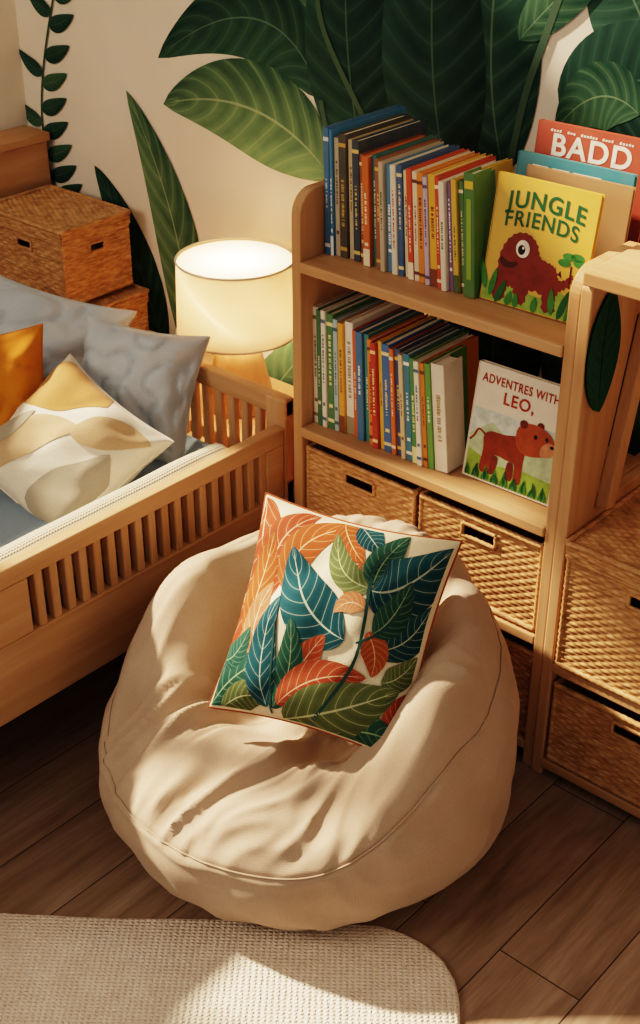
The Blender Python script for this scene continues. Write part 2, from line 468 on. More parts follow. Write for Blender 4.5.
wicker_box('wicker_basket',-1.712,-1.422,SY+.012,SB-.03,B3+.002,.528,hw=.08)
wicker_box('wicker_basket',-1.404,-1.115,SY+.012,SB-.03,B3+.002,.528,hw=.08)
wicker_box('wicker_basket',-1.712,-1.422,SY+.02,SB-.03,.062,.27,hw=.08)
wicker_box('wicker_basket',-1.404,-1.115,SY+.02,SB-.03,.062,.27,hw=.08)
wicker_box('wicker_storage_box',RX0+.036,-.70,SY-.005,SB-.02,R3+.002,.575,lid=True,hw=.085)
wicker_box('wicker_storage_box',-.68,-.34,SY-.005,SB-.02,R3+.002,.575,lid=True,hw=.085)
wicker_box('wicker_basket',RX0+.034,-.70,SY+.003,SB-.02,.046,.238,hw=.085)
wicker_box('wicker_basket',-.68,-.34,SY+.003,SB-.02,.046,.238,hw=.085)

# hanging leaf ornament
mb=MB()
mo=leafmat('felt_leaf','#143d2f','#2d5e45','#0c261d',7,.9)
SO=lambda x,y,l=1: V((RX0+.030+l*.0008+.006*math.cos(x*18),x,y))
for l in (1,6):
    leaf(mb,(1.940,.815),(1.915,.95),(1.942,1.05),.105,mo,SO,l,pw=.9)
tube(mb,[(RX0+.036,1.942,1.045),(RX0+.034,1.940,1.065)],.0015,mo,6)
mb.build('hanging_felt_leaf')

# ------------------------------------------------------------------ books
BC={}
def bc(h):
    if h not in BC:
        m,nt,b=mk('cover_'+h.strip('#'),h,.42,.4)
        v=coords(nt)
        nt.links.new(mix(nt,mt(nt,'MULTIPLY',noi(nt,v,28,4),.34),srgb(h),srgb('#94826a')),b.inputs['Base Color'])
        bump(nt,b,noi(nt,v,350,2),.08,.0005)
        BC[h]=m
    return BC[h]
mpg,nt,b=mk('pages','#e9dfc8',.9,.1)
wv=nd(nt,'ShaderNodeTexNoise'); nt.links.new(coords(nt,scale=(900,6,6)),wv.inputs[0]); wv.inputs['Scale'].default_value=1
nt.links.new(ramp(nt,wv.outputs[0],[(.3,'#cfc2a4'),(.7,'#f1e9d6')]),b.inputs['Base Color'])
def book_row(name,x,xend,z,yf,specs,lean0,lean1):
    mb=MB(); n=len(specs); tot=sum(s[1] for s in specs)
    k0=(xend-x)/tot/1.006
    for i,(col,t,h,d,acc) in enumerate(specs):
        t=t*k0
        le=math.radians(lean0+(lean1-lean0)*i/(n-1))
        y=yf+random.uniform(0,.018)
        M=Matrix.Translation((x,y,z+.0005))@Matrix.Rotation(-le,4,'Y')
        c=bc(col); k=.0018
        mb.box(0,k,0,d,0,h,c,M); mb.box(t-k-.0006,t-.0006,0,d,0,h,c,M); mb.box(k*.5,t-k*.5-.0006,-.0008,k,0,h,c,M)
        mb.box(k,t-k-.0006,k,d-.004,.003,h-.004,mpg,M)
        a=bc(acc)
        def sp(z0,z1,x0=.18,x1=.82): mb.box(t*x0,t*x1-.0006,-.0013,-.0007,h*z0,h*z1,a,M)
        st=random.random()
        if st<.35: sp(.9,.93,.04,.98); sp(.06,.09,.04,.98)
        elif st<.55: sp(.0,.16,.02,.98)
        zz=.25+random.random()*.2; ze=.6+random.random()*.24
        xa=random.uniform(.3,.38)
        while zz<ze:
            l=random.choice((.006,.010,.016,.022)); sp(zz,zz+l,xa,1-xa+random.uniform(-.06,.02)); zz+=l+random.choice((.006,.007,.02))
        if random.random()<.5: sp(.19,.22,.25,.78)
        x+=t/math.cos(le)+.0003
    return mb.build(name)
r1=[('#2a6f9e',.013,.252,.23,'#dfe9ee'),('#2f7fa8',.007,.25,.23,'#ffffff'),('#b9ac97',.011,.235,.2,'#5a4a3a'),('#3b3f3c',.017,.245,.2,'#c9a24a'),('#c8b592',.012,.236,.2,'#6c4b2c'),
('#16384f',.016,.238,.21,'#e0c878'),('#8b4a2a',.011,.215,.19,'#f0d8a8'),('#d2692b',.015,.215,.19,'#fff0d0'),('#1f6d6d',.011,.218,.19,'#f4e9cf'),('#9a5a3a',.013,.214,.19,'#eeb64c'),
('#c0b39d',.010,.213,.19,'#355355'),('#4c86a8',.013,.21,.18,'#ffffff'),('#e8e0d0',.012,.212,.18,'#b0452f'),('#2a5e8e',.012,.214,.18,'#f1e1b0'),('#e9d9b0',.010,.206,.18,'#2c5a86'),
('#cf4b2e',.012,.212,.18,'#fff2da'),('#e9dcc2',.011,.21,.18,'#5c2a12'),('#e58b35',.013,.21,.18,'#5c2a12'),('#c7b8d0',.010,.206,.18,'#5b3f7a'),('#e8b23a',.016,.212,.18,'#7a3414'),('#c94730',.009,.212,.18,'#ffe9c0'),
('#ece4d4',.011,.206,.18,'#447a3d'),('#7a5a8a',.009,.206,.18,'#ffffff'),('#d7b24a',.011,.212,.18,'#34612f'),('#4c7a4a',.010,.21,.10,'#f0e4c0')]
book_row('row_of_books',-1.716,-1.378,B1,1.950,r1,1.5,6.0)
# thick green album beside the display book
mb=MB(); M=Matrix.Translation((-1.370,1.955,B1+.0005))@Matrix.Rotation(-math.radians(4),4,'Y')
g1=bc('#3c7a3e'); g2=bc('#86a83a'); t,h,d=.024,.232,.05
mb.box(0,.003,0,d,0,h,g1,M); mb.box(t-.003,t,0,d,0,h,g1,M); mb.box(.001,t-.001,-.001,.003,0,h,g1,M); mb.box(.003,t-.003,.003,d-.005,.004,h-.005,mpg,M)
mb.box(.007,t-.007,-.002,-.001,.15*h,.8*h,g2,M); mb.box(.003,t-.003,-.002,-.001,.88*h,.94*h,bc('#e3c53c'),M)
mb.build('green_picture_book')

r2=[('#e5ddcb',.012,.262,.2,'#7a6a50'),('#2f6a48',.011,.26,.2,'#d8e6c8'),('#e9e4d8',.010,.262,.2,'#466a88'),('#3b7a4e',.015,.258,.2,'#f2e7a8'),('#a9c4cc',.010,.25,.2,'#2e5f7b'),('#e4a83f',.012,.245,.19,'#7c3b12'),
('#f0ebe0',.018,.25,.19,'#9b8f78'),('#cf5f2c',.010,.238,.19,'#ffe8c8'),('#2f73a3',.015,.24,.19,'#ffffff'),('#2a8a8a',.011,.238,.18,'#fff1c8'),('#e5832f',.012,.232,.18,'#6b2a10'),
('#b8352c',.012,.232,.18,'#ffdfa8'),('#e9b93c',.009,.236,.18,'#7c3b12'),('#2d6ca8',.017,.235,.18,'#f6e7b4'),('#d9733a',.009,.23,.18,'#fff2da'),('#1e4a7d',.012,.232,.18,'#e8c24c'),('#d9c9a4',.009,.226,.18,'#7b5b2e'),('#2c7f9e',.013,.23,.18,'#ffffff'),
('#3c8a50',.011,.226,.18,'#f6f0b8'),('#efe9dc',.010,.224,.18,'#2f6a9c'),('#d8862f',.009,.222,.18,'#5c2a12'),('#579a4a',.012,.224,.12,'#ffffff'),('#e6dfd0',.026,.228,.06,'#a08a62')]
book_row('row_of_books',-1.718,-1.368,B2,1.915,r2,1.0,6.0)

def cover_book(name,o,ux,uy,w,h,t,col,draw):
    o=V(o);ux=V(ux).normalized();uy=V(uy).normalized(); n=ux.cross(uy)
    M=Matrix((( ux.x,n.x,uy.x,o.x),(ux.y,n.y,uy.y,o.y),(ux.z,n.z,uy.z,o.z),(0,0,0,1)))
    mb=MB(); c=bc(col)
    mb.box(0,w,-.002,0,0,h,c,M); mb.box(0,w,-t,-t+.002,0,h,c,M); mb.box(-.001,.002,-t,0,0,h,c,M)
    mb.box(.002,w-.004,-t+.002,-.002,.003,h-.003,mpg,M)
    if draw: draw(mb,frame(o,ux,uy,.00025))
    return mb.build(name)
def fl(name,c):
    m,nt,b=mk('ink_'+name,c,.5)
    k=srgb(c); d=tuple([x*.72 for x in k[:3]]+[1])
    nt.links.new(ramp(nt,noi(nt,coords(nt),45,4,.6),[(.35,d),(.6,k)]),b.inputs['Base Color'])
    return m
ink_g=fl('green','#1f5b33'); ink_g2=fl('green_mid','#3f7f3a'); ink_br=fl('brown','#7d2c20'); ink_br2=fl('dark','#4a1a15'); ink_w=fl('white','#f4eee0'); ink_k=fl('black','#15110f')
ink_r=fl('red','#a83a26'); ink_o=fl('orange','#ad5130'); ink_o2=fl('orange_deep','#8b3723'); ink_bl=fl('sky','#cfdcd8'); ink_lg=fl('lime','#8fae4c'); ink_y=fl('yellow','#d2926c'); ink_hill=fl('hill','#b8c9a8'); ink_mane=fl('mane','#6c2a1b')
def d_jungle(mb,s_):
    s=lambda x,y,l=1:s_(x*.95,y,l)
    w,h=.215,.228
    text(mb,'JUNGLE',w*.52,h*.80,w*.80,ink_g,s,3,arc=1.2,bold=.022,hs=.95)
    text(mb,'FRIENDS',w*.51,h*.655,w*.74,ink_g,s,3,arc=1.2,bold=.018,hs=1.0)
    poly(mb,[(.002,.002),(w-.002,.002),(w-.002,.035),(w*.8,.05),(w*.6,.03),(w*.3,.035),(.1*w,.03),(.002,.05)],ink_lg,s,1,False)
    # hunched red-brown creature: round head with a big eye, lower back and a raised tail to the right
    poly(mb,shaggy([(.026,.012),(.030,.05),(.030,.085),(.040,.114),(.060,.133),(.086,.136),(.106,.124),(.116,.104),(.128,.096),(.144,.094),(.157,.084),(.164,.070),(.178,.074),(.190,.086),(.192,.076),(.182,.060),(.168,.050),(.162,.03),(.166,.012),(.140,.010),(.134,.036),(.105,.038),(.098,.012),(.078,.010),(.070,.034),(.056,.034),(.050,.010)],.0022,4),ink_br,s,2,False)
    poly(mb,[(.034,.086),(.050,.080),(.072,.082),(.066,.072),(.046,.068),(.034,.074)],ink_br2,s,3)
    for i in range(5): poly(mb,[(.112+.012*i,.092-.003*i),(.117+.012*i,.104-.004*i),(.122+.012*i,.090-.004*i)],ink_br2,s,1,False)
    ell(mb,.078,.108,.015,.016,ink_w,s,4); ell(mb,.076,.106,.008,.009,ink_k,s,5); ell(mb,.079,.110,.0025,.0025,ink_w,s,6)
    for x,y,a,L in ((.01,.02,1.9,.06),(.02,.01,1.4,.055),(.035,.0,1.2,.05),(.16,.005,1.7,.05),(.175,.0,1.3,.06),(.19,.0,1.2,.065),(.2,.01,1.6,.05),(.12,.0,1.5,.03),(.08,.0,1.6,.028),(.06,.0,1.3,.03)):
        leaf(mb,(x,y),(x+L*.5*math.cos(a),y+L*.5*math.sin(a)),(x+L*math.cos(a),y+L*math.sin(a)),.014,ink_g if int(x*1000)%2 else ink_g2,s,7,n=10,m=2)
    strip(mb,[(.188,.06),(.186,.10)],.004,ink_br2,s,2)
    for dx,dy in ((-.022,.0),(.018,.004),(-.012,.012),(.01,.014)): ell(mb,.188+dx*.8,.103+dy,.014,.007,ink_g2,s,3)
def d_leo(mb,s):
    w,h=.2,.236
    poly(mb,[(.004,.004),(w-.004,.004),(w-.004,h*.62),(.004,h*.62)],ink_bl,s,1,False)
    poly(mb,[(.004,.09),(.05,.125),(.09,.1),(.15,.13),(w-.004,.105),(w-.004,.02),(.004,.02)],ink_hill,s,2,False)
    poly(mb,[(.004,.004),(w-.004,.004),(w-.004,.045),(.13,.05),(.07,.04),(.004,.06)],ink_lg,s,3,False)
    text(mb,'ADVENTRES WITH',w*.49,h*.85,w*.86,ink_r,s,4,bold=.02,hs=1.3)
    text(mb,'LEO,',w*.50,h*.71,w*.34,ink_r,s,4,bold=.02,hs=1.05)
    s0=s; s=lambda x,y,l=1:s0((x-.1)*1.12+.092,y*1.06-.008,l)
    poly(mb,[(.05,.03),(.052,.07),(.05,.095),(.062,.108),(.09,.11),(.12,.116),(.135,.105),(.134,.07),(.134,.03),(.12,.028),(.118,.06),(.1,.064),(.075,.064),(.068,.03)],ink_o2,s,5)
    poly(mb,[(.064,.03),(.07,.06),(.084,.062),(.08,.03)],ink_mane,s,4); poly(mb,[(.104,.03),(.104,.06),(.116,.06),(.117,.03)],ink_mane,s,4)
    strip(mb,[(.053,.098),(.038,.105),(.03,.09),(.022,.08)],.004,ink_o2,s,4)
    poly(mb,[(.112,.12),(.118,.138),(.136,.147),(.16,.146),(.180,.136),(.190,.118),(.186,.100),(.165,.092),(.138,.086),(.118,.095)],ink_o,s,6)
    poly(mb,[(.165,.094),(.186,.100),(.190,.118),(.178,.124),(.164,.112)],ink_y,s,7)
    ell(mb,.124,.142,.008,.008,ink_mane,s,7); ell(mb,.156,.148,.007,.007,ink_mane,s,5)
    ell(mb,.150,.126,.0035,.0045,ink_k,s,8); ell(mb,.172,.128,.003,.004,ink_k,s,8); ell(mb,.184,.117,.004,.003,ink_k,s,9)
    s=s0
    for i in range(26):
        x=.008+i*.0073; L=.02+.014*((i*7)%5)/4; a=pi/2+.35*math.sin(i*2.1)
        leaf(mb,(x,.004),(x+L*.5*math.cos(a),.004+L*.5*math.sin(a)),(x+L*math.cos(a),.004+L*math.sin(a)),.007,ink_g2 if i%2 else ink_g,s,9,n=8,m=1)
def d_badd(mb,s):
    w,h=.235,.285
    text(mb,'BADD',w*.50,h*.80,w*.70,ink_w,s,2,bold=.025,hs=.95)
    for k,(x0,x1) in enumerate(((.12,.24),(.27,.36),(.39,.55),(.58,.7),(.73,.88))):
        for q in range(int((x1-x0)*w/.006)):
            xx=w*x0+q*.006
            poly(mb,[(xx,h*.945),(xx+.0042,h*.945),(xx+.0042,h*(.958+.006*(q%3==0))),(xx,h*.958)],ink_w,s,2,False)
def d_teal(mb,s):
    for k,(x0,x1) in enumerate(((.15,.3),(.34,.5),(.54,.8))):
        poly(mb,[(.22*x0,.215),(.22*x1,.215),(.22*x1,.22),(.22*x0,.22)],ink_w,s,2,False)
def tilt(rx,rz):
    ux=V((math.cos(rz),math.sin(rz),0)); back=V((-math.sin(rz),math.cos(rz),0))
    uy=V((0,0,1))*math.cos(rx)+back*math.sin(rx)
    return ux,uy
ux,uy=tilt(.16,.02); cover_book('jungle_picture_book',(-1.341,1.965,B1+.003),ux,uy,.21,.232,.012,'#d9ac46',d_jungle)
ux,uy=tilt(.12,.03); cover_book('tan_picture_book',(-1.33,2.05,B1+.003),ux,uy,.215,.228,.01,'#a9825c',None)
ux,uy=tilt(.12,.03); cover_book('teal_picture_book',(-1.375,2.085,B1+.003),ux,uy,.24,.238,.012,'#2b8a99',d_teal)
ux,uy=tilt(.12,.03); cover_book('red_picture_book',(-1.372,2.135,B1+.003),ux,uy,.24,.285,.014,'#b5402f',d_badd)
ux,uy=tilt(.16,.02); cover_book('lion_picture_book',(-1.342,1.945,B2+.003),ux,uy,.202,.236,.014,'#ece7da',d_leo)

# ------------------------------------------------------------------ bed
BX=-1.80; BY=1.95; BB=-.35
bed=empty('toddler_bed',(-2.3,.9,0))
def bb(mb,name,bev=.004):
    o=mb.build(name,bev,3); o.parent=bed; o.matrix_parent_inverse=Matrix.Translation((2.3,-.9,0)); return o
mb=MB(); rt=.535
th=.03
mb.box(BX-th,BX,BB,BY-.035,.495,rt,W['Y'])
mb.box(BX-th,BX,BB,BY-.035,.20,.372,W['Y'])
ys0,ys1=1.21,1.86
mb.box(BX-th,BX,BB,ys0,.372,.495,W['Y']); mb.box(BX-th,BX,ys1,BY-.035,.372,.495,W['Y'])
ns=18; pitch=(ys1-ys0)/ns
for i in range(ns):
    y=ys0+pitch*(i+.5); mb.box(BX-th+.004,BX-.004,y-pitch*.27+pitch*.25,y+pitch*.27+pitch*.25,.370,.497,W['Z'])
bb(mb,'side_rail')
mb=MB()
mb.box(-2.78,BX,BY-.03,BY,.555,.60,W['X']); mb.box(-2.78,BX,BY-.03,BY,.20,.40,W['X'])
mb.box(BX-.06,BX,BY-.032,BY+.002,0,.598,W['Z']); mb.box(-2.78,-2.72,BY-.032,BY+.002,0,.598,W['Z'])
x=BX-.09
while x>-2.7: mb.box(x-.012,x+.010,BY-.025,BY-.005,.395,.56,W['Z']); x-=.042
bb(mb,'end_board',.006)
mb=MB(); mb.box(-2.78,-2.75,BB,BY-.03,.2,.62,W['Y']); mb.box(-2.78,BX,BB-.03,BB,0.0,.6,W['X']); bb(mb,'far_rail')
mb=MB(); mb.box(BX-.05,BX-.004,BB+.05,BB+.1,0,.2,W['Z']); mb.box(-2.74,BX-.04,BB,BY-.04,.2,.23,W['Y']); bb(mb,'bed_slat_base')
mblue=fabric('blue_grey_linen','#b6c1ca','#c3ccd3')
msheet=fabric('blue_sheet','#7b8fa1','#8a9dad')
mb=MB(); mb.box(-2.74,BX-.035,BB+.01,BY-.04,.23,.43,msheet); bb(mb,'mattress',.03)

# quilt folded along the rail
mq,nt,b=mk('quilt_beige','#c4b8a2',.95,.1)
v=coords(nt)
w1=nd(nt,'ShaderNodeTexWave'); w1.bands_direction='X'; w1.inputs['Scale'].default_value=45; nt.links.new(v,w1.inputs[0])
w2=nd(nt,'ShaderNodeTexWave'); w2.bands_direction='Y'; w2.inputs['Scale'].default_value=45; nt.links.new(v,w2.inputs[0])
bump(nt,b,mt(nt,'MULTIPLY',w1.outputs[1],w2.outputs[1]),.7,.003)
mb=MB()
n=60; vs=[];fs=[]
prof=[(-.0,-.10),(.0,-.008),(.006,.006),(.022,.012),(.042,.008),(.054,-.004),(.06,-.07)]
pr=catmull(prof,False,3)
for i in range(n+1):
    y=.2+(1.78-.2)*i/n
    for (dx,dz) in pr:
        wob=.004*noise.noise(V((dx*20,y*7,0)))
        e=1-max(0,(i-n+3)/3)*.35
        vs.append((BX-.034-dx,y,.52+dz*e+wob))
k=len(pr)
for i in range(n):
    for j in range(k-1): fs.append((i*k+j,i*k+j+1,(i+1)*k+j+1,(i+1)*k+j)[::-1])
fs.append(tuple(n*k+j for j in range(k)))
mb.add(vs,fs,mq,smooth=True)
o=mb.build('folded_quilt')

# ------------------------------------------------------------------ pillows
def pillow(name,c,ux,uy,w,h,T,mat,piping=None,prints=None,seed=0,wr=.006,n=36,pinch=.07,ld=.0004,crease=True,ex=.42):
    c=V(c);ux=V(ux).normalized();uy=V(uy); uy=(uy-ux*uy.dot(ux)).normalized(); nn=ux.cross(uy)
    def base(u,v):
        x=u*w/2*(1-pinch*(1-v*v)); y=v*h/2*(1-pinch*(1-u*u)); return x,y
    def hgt(u,v,sgn):
        a=max(0,(1-u*u))*max(0,(1-v*v))
        z=T*a**ex
        ed=min(1,a*6)
        z+=wr*ed*noise.noise(V((u*1.6+seed,v*1.6,sgn)))*2.2
        rr=max(abs(u),abs(v))
        z+=wr*.8*(1-ed*.6)*(a**.3)*math.sin(11*(u-v)+3*noise.noise(V((u*2,v*2,seed))))*rr
        if crease:
            cr=1-abs(noise.noise(V((u*2.2+seed*3,v*2.2-seed,sgn*2))))*5
            if cr>0: z-=wr*.9*cr*cr*ed
        return z*sgn
    def surf(u,v,l=0,sgn=1):
        x,y=base(u,v); return c+ux*x+uy*y+nn*(hgt(u,v,sgn)+((.0006+l*ld) if l else 0)*sgn)
    mb=MB()
    for sgn in (1,-1):
        vs=[];fs=[]
        pr=[math.sin((i/n-.5)*pi) for i in range(n+1)]
        for i in pr:
            for j in pr: vs.append(surf(i,j,0,sgn))
        k=n+1
        for i in range(n):
            for j in range(n):
                f=(i*k+j,(i+1)*k+j,(i+1)*k+j+1,i*k+j+1); fs.append(f if sgn>0 else f[::-1])
        mb.add(vs,fs,mat,smooth=True)
    ring=[]
    for t in range(24): ring.append(surf(-1+t/12,-1))
    for t in range(24): ring.append(surf(1,-1+t/12))
    for t in range(24): ring.append(surf(1-t/12,1))
    for t in range(24): ring.append(surf(-1,1-t/12))
    tube(mb,ring,.0028,piping or mat,7,True)
    if prints: prints(mb,surf)
    return mb.build(name)
def nrm_frame(n,upish,roll):
    n=V(n).normalized(); u=V(upish); uy=(u-n*u.dot(n)).normalized(); ux=uy.cross(n)
    c,s=math.cos(roll),math.sin(roll)
    return ux*c+uy*s, uy*c-ux*s
ux,uy=nrm_frame((.45,-.7,.5),(0,0,1),-.12)
pillow('blue_pillow',(-2.155,1.80,.550),ux,uy,.29,.31,.085,mblue,seed=1,wr=.014,pinch=.10,n=60)
ux,uy=nrm_frame((.45,-.6,.6),(0,0,1),-.25)
pillow('blue_pillow',(-2.47,1.76,.550),ux,uy,.40,.36,.09,mblue,seed=5,wr=.015,pinch=.10,n=60)
mmus=fabric('mustard_linen','#b96a1e','#c67a28')
ux,uy=nrm_frame((.6,-.6,.45),(0,0,1),.1)
pillow('mustard_pillow',(-2.345,1.49,.545),ux,uy,.36,.36,.085,mmus,seed=9,wr=.015,pinch=.10,n=60)
mcr=fabric('cream_linen','#e0d6c3','#e9e0d0')
i_gold=fabric('print_gold','#ad7f4c','#b98b57'); i_gry=fabric('print_grey','#a29885','#aba190'); i_bei=fabric('print_beige','#bd9f7c','#c6aa88')
def pp(mb,s):
    s2=lambda x,y,l=1:s(max(-.97,min(.97,x)),max(-.97,min(.97,y)),l+1)
    leaf(mb,(-.95,.1),(-.5,.95),(.2,.80),.85,i_gold,s2,1,m=12,n=40)
    leaf(mb,(-.45,-.95),(-.55,-.1),(.25,.30),.60,i_bei,s2,2,m=12,n=40)
    leaf(mb,(.2,-.9),(.9,-.5),(.75,.3),.70,i_gry,s2,3,m=12,n=40)
    leaf(mb,(.2,.15),(.5,.6),(.95,.75),.50,i_bei,s2,4,m=12,n=40)
    leaf(mb,(-.95,-.6),(-.7,-.5),(-.55,.1),.36,i_gry,s2,5,m=12,n=40)
ux,uy=nrm_frame((.3,-.55,.8),(-.3,.8,.5),-.45)
pillow('patterned_pillow',(-2.112,1.56,.510),ux,uy,.335,.335,.085,mcr,prints=pp,seed=3,wr=.008,ld=.0003,crease=False,n=64,pinch=.10)

# ------------------------------------------------------------------ bench, boxes, lamp
mb=MB()
mb.box(-3.02,-1.80,1.985,2.295,.375,.40,W['X']); mb.box(-3.02,-2.99,1.99,2.29,0,.375,W['Z']); mb.box(-1.83,-1.80,1.99,2.29,0,.375,W['Z']); mb.box(-2.99,-1.83,1.99,2.005,.30,.375,W['X'])
mb.build('bench_table',.003)
wicker_box('wicker_chest',-3.0,-2.645,2.01,2.27,.402,.53,lid=True,hw=.06,hh=.02,side_hole=True)
wicker_box('wicker_chest',-3.0,-2.685,2.04,2.26,.538,.745,lid=True,hw=.06,hh=.024,side_hole=True)
mb=MB(); mb.box(-3.145,-3.045,1.2,2.30,.0,.855,W['Y']); mb.box(-3.148,-3.035,1.19,2.305,.855,.88,W['Y'])
mb.build('low_wooden_cabinet',.004)

lc=(-2.15,2.13,.40)
lamp=empty('table_lamp',lc)
def lp(mb,name):
    o=mb.build(name); o.parent=lamp; o.matrix_parent_inverse=Matrix.Translation((-lc[0],-lc[1],-lc[2])); return o
mb=MB(); lathe(mb,lc,[(.085,.001),(.086,.012),(.083,.03),(.060,.13),(.048,.175),(.012,.18),(.012,.2)],W['Z'],cap=True); lp(mb,'base')
msh,nt,b=mk('lamp_shade_linen','#f3e6d0',.9,.05)
out=nt.nodes['Material Output']; tr=nd(nt,'ShaderNodeBsdfTranslucent'); tr.inputs[0].default_value=srgb('#fdebd3')
mx=nd(nt,'ShaderNodeMixShader'); mx.inputs[0].default_value=.55
nt.links.new(b.outputs[0],mx.inputs[1]); nt.links.new(tr.outputs[0],mx.inputs[2]); nt.links.new(mx.outputs[0],out.inputs[0])
mb=MB(); z0,z1=.20,.38
lathe(mb,lc,[(.146,z0),(.140,z1),(.138,z1),(.144,z0),(.146,z0)],msh,64)
lathe(mb,lc,[(.139,z1-.006),(.10,z1-.006),(.05,z1-.006),(.002,z1-.006)],msh,64)
lp(mb,'shade')
mb=MB()
for z,r in ((z0,.146),(z1,.140)):
    tube(mb,[(lc[0]+r*math.cos(2*pi*i/64),lc[1]+r*math.sin(2*pi*i/64),lc[2]+z) for i in range(64)],.0025,mcr,6,True)
mmet=mk('lamp_metal','#8a8070',.3)[0]
tube(mb,seg((lc[0],lc[1],lc[2]+.19),(lc[0],lc[1],lc[2]+.245),4),.008,mmet,8)
lp(mb,'shade_rings')
mbulb,nt,b=mk('bulb_glass','#fff0d8',.3); b.inputs['Emission Color'].default_value=(1,.78,.5,1); b.inputs['Emission Strength'].default_value=12
mb=MB(); lathe(mb,(lc[0],lc[1],lc[2]+.255),[(.002,-.028),(.014,-.024),(.024,-.008),(.026,.005),(.02,.018),(.010,.026),(.001,.029)],mbulb,24); lp(mb,'bulb')
pl=bpy.data.lights.new('lamp_glow','POINT'); pl.energy=10; pl.color=(1,.73,.48); pl.shadow_soft_size=.03
po=bpy.data.objects.new('lamp_glow',pl); bpy.context.scene.collection.objects.link(po); po.location=(lc[0],lc[1],lc[2]+.315)

# ------------------------------------------------------------------ bean bag
mbag=fabric('beanbag_canvas','#ad957f','#b9a18b',500,bs=.4)
BCX,BCY=-1.345,1.484
bd=(R*.60+H*.80).normalized(); PB=math.atan2(bd.y,bd.x)
side_d=V((-bd.y,bd.x,0))
def sst(a,b_,x):
    t=max(0,min(1,(x-a)/(b_-a))); return t*t*(3-2*t)
def bagprof(ph):
    c=math.cos(ph-PB)
    w=sst(-.88,-.05,c)
    zr=.232+.225*w+.065*max(0,c)
    rr=.350-.050*w
    seat=.262-.012*w
    def L(a,b_): return a*(1-w)+b_*w
    P=[(0,0),(.20,0),(.30,.012),(.364,.07),(.388,.15),(L(.388,.390),.15+(zr-.15)*.45),(rr+L(.034,.058),zr-L(.026,.085)),(rr+L(.0,.012),zr-L(0,.014)),
       (rr-L(.05,.035),L(zr+.030,zr+.006)),(rr-L(.105,.078),L(zr+.047,zr-.05)),(rr-L(.15,.102),L(seat+.024,seat+.075)),(rr-L(.19,.118),L(seat+.022,seat-.012)),(L(.10,.13),seat-.002),(.05,seat+.022),(0,seat+.026)]
    return P,w
mb=MB(); NP=300; vs=[];fs=[]; rows=None; seamA=[]
def ridge(x): return 1-abs(x)*2
for i in range(NP):
    ph=2*pi*i/NP
    P_,w=bagprof(ph); pr=catmull(P_,False,9)
    rows=len(pr)
    cx,cy=math.cos(ph),math.sin(ph)
    for j,(r,z) in enumerate(pr):
        q=j/9
        d=0
        al=r*(cx*bd.x+cy*bd.y); ac=r*(cx*side_d.x+cy*side_d.y)
        if q>5.5:
            s=min(1,(q-5.5)/1.5)
            wx=ac+.25*al+.05*noise.noise(V((al*6,ac*6,1)))
            f1=ridge(noise.noise(V((wx*13+3,al*3.0,0))))
            f2=ridge(noise.noise(V((wx*26+9,al*6.0,5))))
            d+=s*(.025*(f1-.5)+.012*(f2-.5))*(1-.45*w)
            d+=.014*s*noise.noise(V((cx*r*8+3,cy*r*8,z*6)))
            gq=max(0,1-abs(q-7.3)/1.8)
            am=max(0,noise.noise(V((cx*2.5+4,cy*2.5,0)))+.15)
            d+=.010*gq*(ridge(noise.noise(V((cx*5,cy*5,q*.3))))-.6)*am*2
        body=min(1,q/2)
        d+=.014*body*noise.noise(V((cx*r*4.5,cy*r*4.5,z*4.5+2)))
        if 2<q<6.5:
            rz=ridge(noise.noise(V((cx*4+ z*5,cy*4,z*9))))
            d+=.009*(rz-.6)*min(1,(q-2))*min(1,(6.5-q))
        if q<1.5: d=0
        a=pr[max(j-1,0)];bq=pr[min(j+1,rows-1)]
        tx,tz=bq[0]-a[0],bq[1]-a[1]; LL=math.hypot(tx,tz) or 1
        nx,nz=tz/LL,-tx/LL
        fade=min(1,max(0,(rows-1-j)/14)); nx*=fade
        rn=max(0,r+nx*d) if j<rows-1 else 0; zn=max(.0,z+nz*d)
        gq=abs(q-6)
        if gq<.25: rn-=.004*(1-gq/.25)
        p=V((BCX+rn*cx,BCY+rn*cy,zn+.001))
        vs.append(p)
        if j==6*9: seamA.append(p+V((cx,cy,.3))*.0020)
for i in range(NP):
    k=(i+1)%NP
    for j in range(rows-1):
        fs.append((i*rows+j,k*rows+j,k*rows+j+1,i*rows+j+1)) 
mb.add(vs,fs,mbag,smooth=True)
tube(mb,seamA,.0016,mbag,7,True)
for ph in (PB-.6,PB+1.0):
    i=int((ph%(2*pi))/(2*pi)*NP)
    pts=[vs[i*rows+j]+V((math.cos(ph),math.sin(ph),0))*.0005 for j in range(12,54)]
    tube(mb,pts,.0012,mbag,6)
mb.build('bean_bag_chair')

